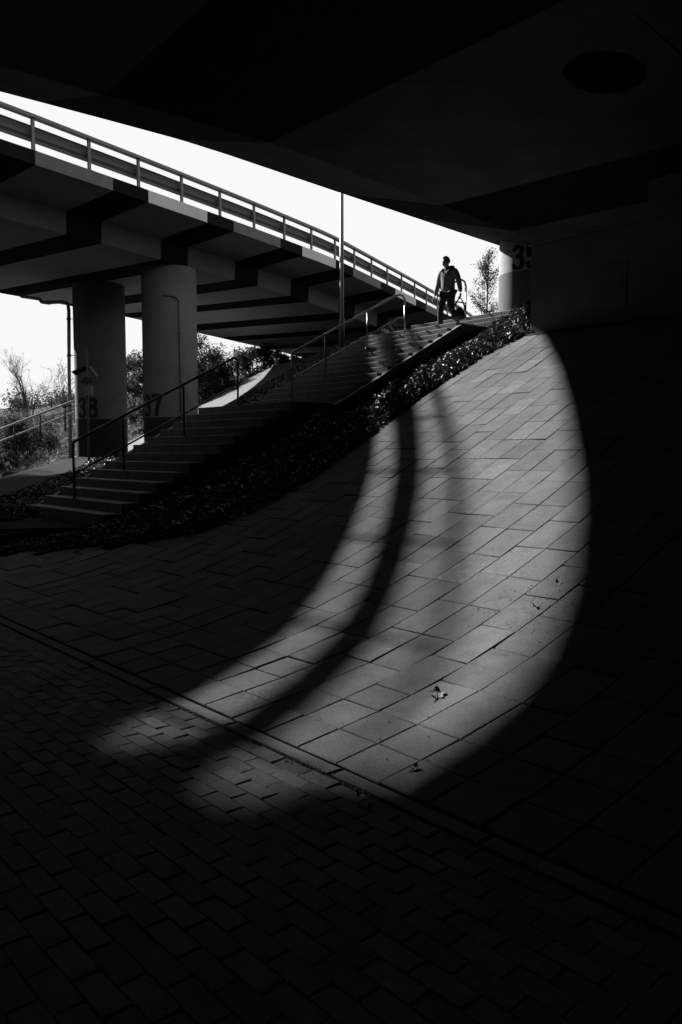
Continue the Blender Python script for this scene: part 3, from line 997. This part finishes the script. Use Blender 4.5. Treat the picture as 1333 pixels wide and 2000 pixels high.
# small tree behind the walking man
def small_tree():
    rs_ = random.Random(5)
    t_ = thing('tree', 'young tree with small leaves behind the walking man beside the sunlit pillar', 'tree', (22.9, 17.9, 4.7))
    m1 = MB()
    m1.tube([(0, 0, -.1), (.05, .02, 1.5), (.0, -.05, 2.8), (.1, 0, 3.9)], [.05, .035, .02, .006], 6)
    P = []
    for k_ in range(46):
        z_ = rs_.uniform(.15, 3.7)
        L_ = (1.55 - z_ * .33) * rs_.uniform(.5, 1.0)
        u = rs_.uniform(0, 6.28)
        d_ = Vector((math.cos(u), math.sin(u), rs_.uniform(.7, 1.6))).normalized()
        a_ = Vector((.02, 0, z_)); b_ = a_ + d_ * L_ * .5; c_ = a_ + d_ * L_ + Vector((0, 0, .12))
        m1.tube([a_, b_, c_], [.014, .009, .003], 4)
        for _ in range(95):
            w_ = rs_.uniform(.2, 1.05)
            q_ = a_.lerp(c_, w_) + Vector((rs_.gauss(0, .075), rs_.gauss(0, .075), rs_.gauss(0, .075)))
            P.append(q_)
    m1.build('trunk', M['twig'], t_)
    m1 = MB(); leaves(m1, P, .034, rs_); m1.build('crown', M['bush'], t_)
small_tree()

# bare trees beyond on the left
def bare_tree(lab, x_, y_, z0, H_, seed, spread=.5, leafn=2500):
    rs_ = random.Random(seed)
    t_ = thing('tree', lab, 'tree', (x_, y_, z0), 0, 'bare trees beyond the left opening')
    m1 = MB(); tips = []
    def grow(p, d, L_, r_, lv):
        n_ = 4
        pts_ = [p]; q = p.copy(); dd = d.copy()
        for i in range(n_):
            dd = (dd + Vector((rs_.gauss(0, .09), rs_.gauss(0, .09), .06))).normalized()
            q = q + dd * (L_ / n_)
            pts_.append(q.copy())
        m1.tube(pts_, [r_ * (1 - .55 * i / n_) for i in range(n_ + 1)], 5 if lv < 2 else 3, cap=False)
        if lv >= 4:
            tips.append((pts_[2].copy(), q.copy())); return
        k_ = [7, 5, 4, 4][lv]
        for i in range(k_):
            f_ = rs_.uniform(.25 if lv else .3, 1.0)
            a_ = pts_[min(n_ - 1, int(f_ * n_))].lerp(pts_[min(n_, int(f_ * n_) + 1)], (f_ * n_) % 1)
            u = rs_.uniform(0, 6.28); o_ = dd.orthogonal().normalized()
            o_ = Matrix.Rotation(u, 3, dd) @ o_
            nd = (dd + o_ * rs_.uniform(.35, .8) * spread * 1.6).normalized()
            grow(a_, nd, L_ * rs_.uniform(.42, .66), r_ * .42, lv + 1)
    grow(Vector((0, 0, -.3)), Vector((0, 0, 1)), H_ * .55, H_ * .017, 0)
    m1.build('trunk', M['twig'], t_)
    m2 = MB(); P = []
    for _ in range(leafn):
        a_, b_ = rs_.choice(tips)
        P.append(a_.lerp(b_, rs_.random()) + Vector((rs_.gauss(0, .06), rs_.gauss(0, .06), rs_.gauss(0, .06))))
    leaves(m2, P, .05, rs_); m2.build('crown', M['bush'], t_)
bare_tree('bare tree with a straight thin trunk at the far left under the overpass', 26.2, 70.9, 0.4, 10.4, 1, leafn=1400)
bare_tree('taller bare tree with spreading branches left of the drain pipe', 27.9, 70.0, 0.4, 11.0, 2, spread=.66, leafn=2400)
bare_tree('slim bare tree farther back at the left picture edge', 26.5, 80.0, .5, 9.0, 3)
bare_tree('low bare tree between the tall bare tree and the drain pipe', 31.5, 74.0, .6, 7.6, 4, leafn=2500)
for i, (x_, y_, h_, lb) in enumerate([(24.5, 84, 7.0, 'distant round bush under the bare trees at the far left'), (30.5, 82, 6.6, 'distant bush behind the taller bare tree'), (34.5, 80, 6.9, 'distant leafy bush next to the drain pipe'), (37.5, 76, 6.8, 'distant tree crown showing beside pillar 38')]):
    bush('bush', lb, 'bush', x_, y_, .0, 4.2, 3.0, h_, 9000, .14, 'distant bushes beyond the left opening', 80 + i, open_=.2)
w_ = MB(); rs2 = random.Random(9); P_ = []
for _ in range(26000):
    x_ = rs2.uniform(-5, 75); y_ = rs2.uniform(108, 118)
    top_ = 5.2 + 1.1 * math.sin(x_ * .35) + .7 * math.sin(x_ * 1.1 + 1)
    P_.append((x_, y_, rs2.uniform(0, top_)))
leaves(w_, P_, .34, rs2); w_.build('far_wood', M['bush'], kind='stuff')

for i, (x_, y_, r_, h_, lb) in enumerate([(3.4, 47, 2.7, 17.5, 'tall unseen tree added beside the shadow block to shade the ramp path')]):  # tree added out of view to throw shade on the ramp path
    bush('tree', lb, 'tree', x_, y_, .0, r_, r_, h_, 26000, .20, None, 180 + i, open_=.5)
for i, (x_, y_, r_, h_, lb) in enumerate([(3.0, 62, 4.5, 13, 'unseen tree added to block low sky, nearest the shadow block'), (9.0, 65, 4.8, 14, 'unseen middle tree added to block low sky'), (15.0, 68, 4.5, 13, 'unseen tree added to block low sky, farthest from the shadow block')]):  # tree row added out of view to hold back low sky light
    bush('tree', lb, 'tree', x_, y_, -.1, r_, r_, h_, 12000, .36, 'unseen trees added to block low sky', 190 + i, open_=.5)
# invented block out of view, added to throw the shadow ending the light patch
t = thing('added_shadow_block', 'tall unseen block added on the left to cut off the sun', 'shadow blocker', (0, 0, 0))
m_ = MB(); m_.box(-26, -1.47, 44, 57, -.09, 36); m_.build('wall', M['facade'], t)
m_ = MB(); m_.box(-26.3, -1.42, 43.7, 57.3, 36.005, 36.5); m_.build('roof', M['wall'], t)
for fl in range(11):
    for c_ in range(8):
        m_ = MB(); m_.box(-25.0 + c_ * 2.9, -23.6 + c_ * 2.9, 43.93, 43.995, 1.6 + fl * 3.1, 3.1 + fl * 3.1)
        m_.build('window', M['glass'], t)

# ------------------------------------------------------------------ fallen leaves and litter on the slope
def dry_leaf(x_, y_, size, rz, lab, curl=.4):
    z_ = prof(x_) + .006
    mb_ = MB(); N_ = 26
    outl = []
    for i in range(N_):
        a_ = 2 * math.pi * i / N_
        r_ = size * (.62 + .38 * abs(math.cos(2.5 * a_))) * (1.0 if abs(a_ - math.pi) > .5 else .8)
        outl.append((r_ * math.cos(a_), r_ * math.sin(a_) * .8))
    i0 = 0
    mb_.v.append((0, 0, size * .08))
    for f_ in (.5, 1.0):
        for (a_, b_) in outl:
            d_ = math.hypot(a_, b_) * f_ / size
            mb_.v.append((a_ * f_, b_ * f_, size * (.05 + curl * d_ * d_ * (.6 + .4 * math.sin(3 * math.atan2(b_, a_) + rz)))))
    for i in range(N_):
        j = (i + 1) % N_
        mb_.f.append((0, 1 + i, 1 + j)); mb_.m.append(0)
        mb_.f.append((1 + i, 1 + N_ + i, 1 + N_ + j, 1 + j)); mb_.m.append(0)
    mb_.tube([(0, 0, size * .06), (-size * .8, 0, size * .12), (-size * 1.5, size * .2, size * .05)], [.0022, .0018, .0012], 5)
    o = mb_.build('fallen_leaf', M['dryleaf'], smooth=False)
    sl_ = math.atan((prof(x_ + .05) - prof(x_ - .05)) / .1)
    o.location = (x_, y_, z_); o.rotation_euler = (0, -sl_, rz)
    sm = o.modifiers.new('thick', 'SOLIDIFY'); sm.thickness = .0012
    tag(o, lab, 'fallen leaf', 'fallen leaves on the paving')
dry_leaf(3.60, 3.15, .068, .7, 'large curled dry leaf lying alone in the middle of the lit slabs', .45)
dry_leaf(4.96, 3.38, .035, 2.0, 'small dry leaf higher up near the right edge of the light patch', .8)
dry_leaf(2.44, 2.60, .024, 1.2, 'small pale leaf caught in the kerb groove at the edge of the pavers', .8)
dry_leaf(2.83, 2.62, .030, .2, 'thin dry leaf on the slab just above the kerb', .9)
dry_leaf(2.40, 2.50, .020, 3.2, 'tiny pale leaf scrap on the pavers below the kerb leaf', .8)
dry_leaf(5.35, 3.45, .03, 1.0, 'little dry leaf beside the grit at the shadow edge', .9)
gr, tn = MB(), []
rs3 = random.Random(21)
for _ in range(2600):
    if rs3.random() < .3:
        x_, y_ = 2.49 + rs3.gauss(0, .02), rs3.uniform(1.5, 6.5)
    elif rs3.random() < .5:
        x_, y_ = rs3.uniform(2.7, 8), -12 + PY * rs3.randint(44, 62) + rs3.gauss(0, .008)
    elif rs3.random() < .4:
        x_, y_ = 5.0 + rs3.gauss(0, .25), 3.3 + rs3.gauss(0, .25)
    else:
        x_, y_ = rs3.uniform(2.0, 8), rs3.uniform(2, 7)
    z_ = prof(x_) if x_ > 2.5 else 0
    s_ = rs3.uniform(.001, .0035)
    gr.obox((x_, y_, z_ + s_ * .8 + .002), (s_ * rs3.uniform(.6, 1.6), s_ * .3, 0), (-s_ * .3, s_ * .8, 0), (0, .1 * s_, s_ * .6))
gr.build('grit', M['dryleaf'], kind='stuff')

# ------------------------------------------------------------------ the walking man
PM = Vector((14.08, 12.10, 4.30))
FA = math.atan2(-.12, -1)          # facing direction
man = thing('person', 'man in jacket and dark trousers walking down the stairs with his head bowed', 'person', tuple(PM), FA - math.pi / 2)
# local axes: +Y forward, -X his left?  (x to his right, y forward)
man.scale = (.97, .97, .975)
def skin(name, verts, edges, mat, parent, root=0, sub=2, loc=None):
    me = bpy.data.meshes.new(name)
    me.from_pydata([v[0] for v in verts], edges, [])
    o = bpy.data.objects.new(name, me); COL.objects.link(o); o.parent = parent
    me.materials.append(mat)
    sk = o.modifiers.new('skin', 'SKIN'); sk.use_smooth_shade = True; sk.branch_smoothing = .4
    for i, v in enumerate(verts):
        r_ = v[1] if isinstance(v[1], tuple) else (v[1], v[1])
        me.skin_vertices[0].data[i].radius = r_
        me.skin_vertices[0].data[i].use_root = (i == root)
    if sub:
        s_ = o.modifiers.new('sub', 'SUBSURF'); s_.levels = sub; s_.render_levels = sub
    return o
def chain(V, E, start, pts_):
    """append a chain from vertex index start"""
    p = start
    for q in pts_:
        V.append(q); E.append((p, len(V) - 1)); p = len(V) - 1
    return p
# joints (x right, y forward, z up), left leg behind, right leg forward and one step lower
HIP_R, HIP_L = (.10, .02, .90), (-.10, .0, .92)
KNE_R, KNE_L = (.11, .14, .50), (-.11, .04, .55)
ANK_R, ANK_L = (.12, .13, .085), (-.12, -.27, .235)
SH_R, SH_L = (.19, .01, 1.40), (-.20, .0, 1.40)
EL_R, EL_L = (.25, .03, 1.11), (-.29, -.02, 1.11)
WR_R, WR_L = (.295, .11, .84), (-.35, .0, .86)
V = [((0, 0, .95), .13)]; E_ = []
ch = chain(V, E_, 0, [((0, .0, 1.12), .125), ((0, .01, 1.30), .14), ((0, .03, 1.42), .075), ((0, .06, 1.49), .055)])
hd = chain(V, E_, ch, [((0, .11, 1.515), (.066, .078)), ((0, .125, 1.57), (.080, .10)), ((0, .11, 1.63), (.078, .092)), ((0, .095, 1.675), (.05, .06))])
chain(V, E_, hd - 2, [((0, .225, 1.545), .013)])               # nose
for sgn in (1, -1):
    chain(V, E_, hd - 2, [((sgn * .09, .10, 1.57), .013)])   # ears
for (sh_, el_, wr_) in ((SH_R, EL_R, WR_R), (SH_L, EL_L, WR_L)):
    chain(V, E_, 2, [(sh_, .055), (el_, .042), (wr_, .028)])
for (h_, k_, a_) in ((HIP_R, KNE_R, ANK_R), (HIP_L, KNE_L, ANK_L)):
    chain(V, E_, 0, [(h_, .085), (k_, .055), (a_, .040), ((a_[0], a_[1] + .10, a_[2] - .05), .035)])
body = skin('body', V, E_, M['skin'], man)
# hands (palm, four fingers, thumb), skinned into the same figure
def hand(wr, direc, palm_n, side, curl):
    wr, d_, n_ = Vector(wr), Vector(direc).normalized(), Vector(palm_n).normalized()
    s_ = d_.cross(n_).normalized() * side
    Vh = [(tuple(wr), .024), (tuple(wr + d_ * .05), (.034, .018)), (tuple(wr + d_ * .085), (.036, .016))]
    Eh = [(0, 1), (1, 2)]
    for k_, (o_, L_) in enumerate(((-.030, .070), (-.010, .080), (.010, .076), (.030, .060))):
        b_ = wr + d_ * .09 + s_ * o_
        c1 = b_ + (d_ * math.cos(curl * .5) + n_ * math.sin(curl * .5)) * L_ * .45
        c2 = c1 + (d_ * math.cos(curl * 1.3) + n_ * math.sin(curl * 1.3)) * L_ * .32
        c3 = c2 + (d_ * math.cos(curl * 2.0) + n_ * math.sin(curl * 2.0)) * L_ * .25
        chain(Vh, Eh, 2, [(tuple(b_), .010), (tuple(c1), .009), (tuple(c2), .0085), (tuple(c3), .007)])
    b_ = wr + d_ * .03 - s_ * .03
    chain(Vh, Eh, 1, [(tuple(b_ + n_ * .01), .013), (tuple(b_ - s_ * .02 + d_ * .03 + n_ * .02), .010), (tuple(b_ - s_ * .025 + d_ * .055 + n_ * .03), .009)])
    return skin('hand', Vh, Eh, M['skin'], man, 0, 1)
hand(WR_R, (.18, .45, -.8), (-.9, .1, -.2), 1, .45)
hand(WR_L, (.02, .12, -1), (.9, .1, 0), -1, 1.15)
# jacket
V = [((0, .0, .86), (.185, .145))]; E_ = []
ch = chain(V, E_, 0, [((0, .005, 1.04), (.19, .155)), ((0, .01, 1.20), (.205, .15)), ((0, .01, 1.34), (.20, .13)), ((0, .02, 1.43), (.10, .085)), ((0, .035, 1.47), (.075, .07))])
for (sh_, el_, wr_) in ((SH_R, EL_R, WR_R), (SH_L, EL_L, WR_L)):
    s2 = Vector(sh_) * .98
    w2 = Vector(el_).lerp(Vector(wr_), .93)
    chain(V, E_, 3, [((sh_[0], sh_[1], sh_[2] - .015), .082), (tuple(Vector(sh_).lerp(Vector(el_), .5)), .076), (el_, .066), (tuple(Vector(el_).lerp(Vector(wr_), .5)), .058), (tuple(w2), .048)])
jk = skin('jacket', V, E_, M['cloth'], man)
# hood / scarf bunched round the neck and shoulders
V = [((.0, -.06, 1.46), (.09, .07))]; E_ = []
chain(V, E_, 0, [((-.10, -.03, 1.45), .075), ((-.15, .06, 1.40), .06), ((-.10, .13, 1.34), .045), ((-.04, .15, 1.30), .03)])
chain(V, E_, 0, [((.09, -.03, 1.45), .055), ((.12, .06, 1.41), .035)])
skin('hood', V, E_, M['cloth_dark'], man, 0, 2)
# shoulder strap and zip line
m_ = MB(); m_.tube([(.13, .03, 1.46), (.135, .135, 1.36), (.12, .155, 1.15), (.10, .15, .96)], .014, 6); m_.build('strap', M['cloth_dark'], man)
m_ = MB(); m_.tube([(.0, .10, 1.44), (.0, .155, 1.30), (.01, .16, 1.12), (.01, .15, .90)], .006, 6); m_.build('zip', M['steel'], man)
# trousers
V = [((0, .0, .93), (.15, .12))]; E_ = []
for (h_, k_, a_) in ((HIP_R, KNE_R, ANK_R), (HIP_L, KNE_L, ANK_L)):
    chain(V, E_, 0, [((h_[0], h_[1], h_[2] - .05), .105), (tuple(Vector(h_).lerp(Vector(k_), .5)), .096), (k_, .080), (tuple(Vector(k_).lerp(Vector(a_), .5)), .072), ((a_[0], a_[1], a_[2] + .03), .066)])
skin('trousers', V, E_, M['trouser'], man, 0, 2)
for a_, tip in ((ANK_R, -.02), (ANK_L, -.05)):
    V = [((a_[0], a_[1] - .06, a_[2] - .045), .042)]; E_ = []
    chain(V, E_, 0, [((a_[0], a_[1] + .03, a_[2] - .04), .045), ((a_[0], a_[1] + .13, a_[2] - .055 + tip * .4), (.046, .032)), ((a_[0], a_[1] + .20, a_[2] - .06 + tip), (.036, .022))])
    skin('shoe', V, E_, M['shoe'], man, 0, 2)
# hair cap
m_ = MB()
NU, NV = 28, 14
hc, hr = (0, .098, 1.592), (.095, .118, .126)
keep = {}
for v_ in range(NV + 1):
    for u_ in range(NU):
        ph = math.pi * v_ / NV; th = 2 * math.pi * u_ / NU
        q_ = (hc[0] + hr[0] * math.sin(ph) * math.cos(th), hc[1] + hr[1] * math.sin(ph) * math.sin(th), hc[2] + hr[2] * math.cos(ph))
        keep[v_, u_] = (q_[2] - hc[2]) > .030 + (q_[1] - hc[1]) * .62
        m_.v.append(q_)
for v_ in range(NV):
    for u_ in range(NU):
        u2 = (u_ + 1) % NU
        if all(keep[k_] for k_ in ((v_, u_), (v_ + 1, u_), (v_ + 1, u2), (v_, u2))):
            m_.f.append((v_ * NU + u_, (v_ + 1) * NU + u_, (v_ + 1) * NU + u2, v_ * NU + u2)); m_.m.append(0)
hr_ = m_.build('hair', M['hair'], man, smooth=True)
sm = hr_.modifiers.new('thick', 'SOLIDIFY'); sm.thickness = .014
# glasses-free face: brows and mouth as slim relief
m_ = MB()
for sgn in (1, -1):
    m_.tube([(sgn * .015, .214, 1.592), (sgn * .05, .202, 1.596)], .005, 5)
    m_.tube([(sgn * .028, .21, 1.574), (sgn * .036, .208, 1.574)], .008, 6)
m_.tube([(-.025, .20, 1.505), (0, .207, 1.503), (.025, .20, 1.505)], .005, 5)
m_.build('face_features', M['hair'], man)

# the bag in his left hand
Mm = Matrix.Translation(PM) @ Matrix.Rotation(FA - math.pi / 2, 4, 'Z') @ Matrix.Scale(.972, 4)
hp = Mm @ Vector((-.355, .02, .735))
bag = thing('bag', 'slumped dark leather bag hanging from the left hand of the walking man', 'bag', tuple(hp), FA - math.pi / 2 + .25)
bag.scale = (1.2, 1.2, 1.15)
V = [((-.12, 0, -.36), (.10, .06))]; E_ = []
chain(V, E_, 0, [((-.02, .0, -.37), (.125, .085)), ((.10, 0, -.37), (.12, .08)), ((.19, 0, -.35), (.09, .055))])
chain(V, E_, 1, [((.0, .0, -.23), (.10, .06)), ((.02, .0, -.16), (.07, .03))])
skin('bag_body', V, E_, M['leather'], bag, 1, 2)
for s_, yv in ((1, .035), (-1, -.035)):
    m_ = MB(); m_.tube([(-.10, yv, -.26), (-.07, yv * .7, -.12), (-.015, yv * .3, -.01), (.03, yv * .3, -.01), (.10, yv * .7, -.12), (.14, yv, -.26)], .009, 6)
    m_.build('handle', M['leather'], bag, smooth=True)

# ------------------------------------------------------------------ light, sky, camera
EL = math.atan(.61)
AZ = R(-4)
sd = Vector((math.sin(AZ) * math.cos(EL), math.cos(AZ) * math.cos(EL), math.sin(EL)))
li = bpy.data.lights.new('sun', 'SUN')
li.energy = 5.0
li.angle = R(.92)
li.color = (1, 1, 1)
so = bpy.data.objects.new('sun', li); COL.objects.link(so)
so.rotation_euler = sd.to_track_quat('Z', 'Y').to_euler()
so.location = sd * 60

w = bpy.data.worlds.new('World'); scene.world = w
w.use_nodes = True
nt = w.node_tree
bg = nt.nodes['Background']
sk = nt.nodes.new('ShaderNodeTexSky'); sk.sky_type = 'NISHITA'; sk.sun_disc = False
sk.sun_elevation = EL; sk.sun_rotation = AZ
sk.dust_density = 4.0; sk.air_density = 1.4
bw = nt.nodes.new('ShaderNodeRGBToBW')
mu = nt.nodes.new('ShaderNodeMath'); mu.operation = 'MULTIPLY'; mu.inputs[1].default_value = 2.4
mn = nt.nodes.new('ShaderNodeMath'); mn.operation = 'MINIMUM'; mn.inputs[1].default_value = 4.15
nt.links.new(sk.outputs[0], bw.inputs[0]); nt.links.new(bw.outputs[0], mu.inputs[0]); nt.links.new(mu.outputs[0], mn.inputs[0]); nt.links.new(mn.outputs[0], bg.inputs['Color'])
bg.inputs['Strength'].default_value = .10

cam = bpy.data.cameras.new('camera')
cam.sensor_fit = 'HORIZONTAL'; cam.sensor_width = 24.0
cam.lens = 1555 / 1333 * 24.0
cam.clip_end = 3000; cam.clip_start = .05
co = bpy.data.objects.new('camera', cam); COL.objects.link(co)
co.location = (0, 0, 1.6)
co.rotation_euler = (math.pi / 2 - math.atan(120 / 1555), 0, -R(41.8))
scene.camera = co
scene.view_settings.view_transform = 'Standard'
scene.view_settings.look = 'None'
scene.view_settings.exposure = 1.2
scene.view_settings.gamma = 1.0
scene.cycles.max_bounces = 6
scene.cycles.diffuse_bounces = 1
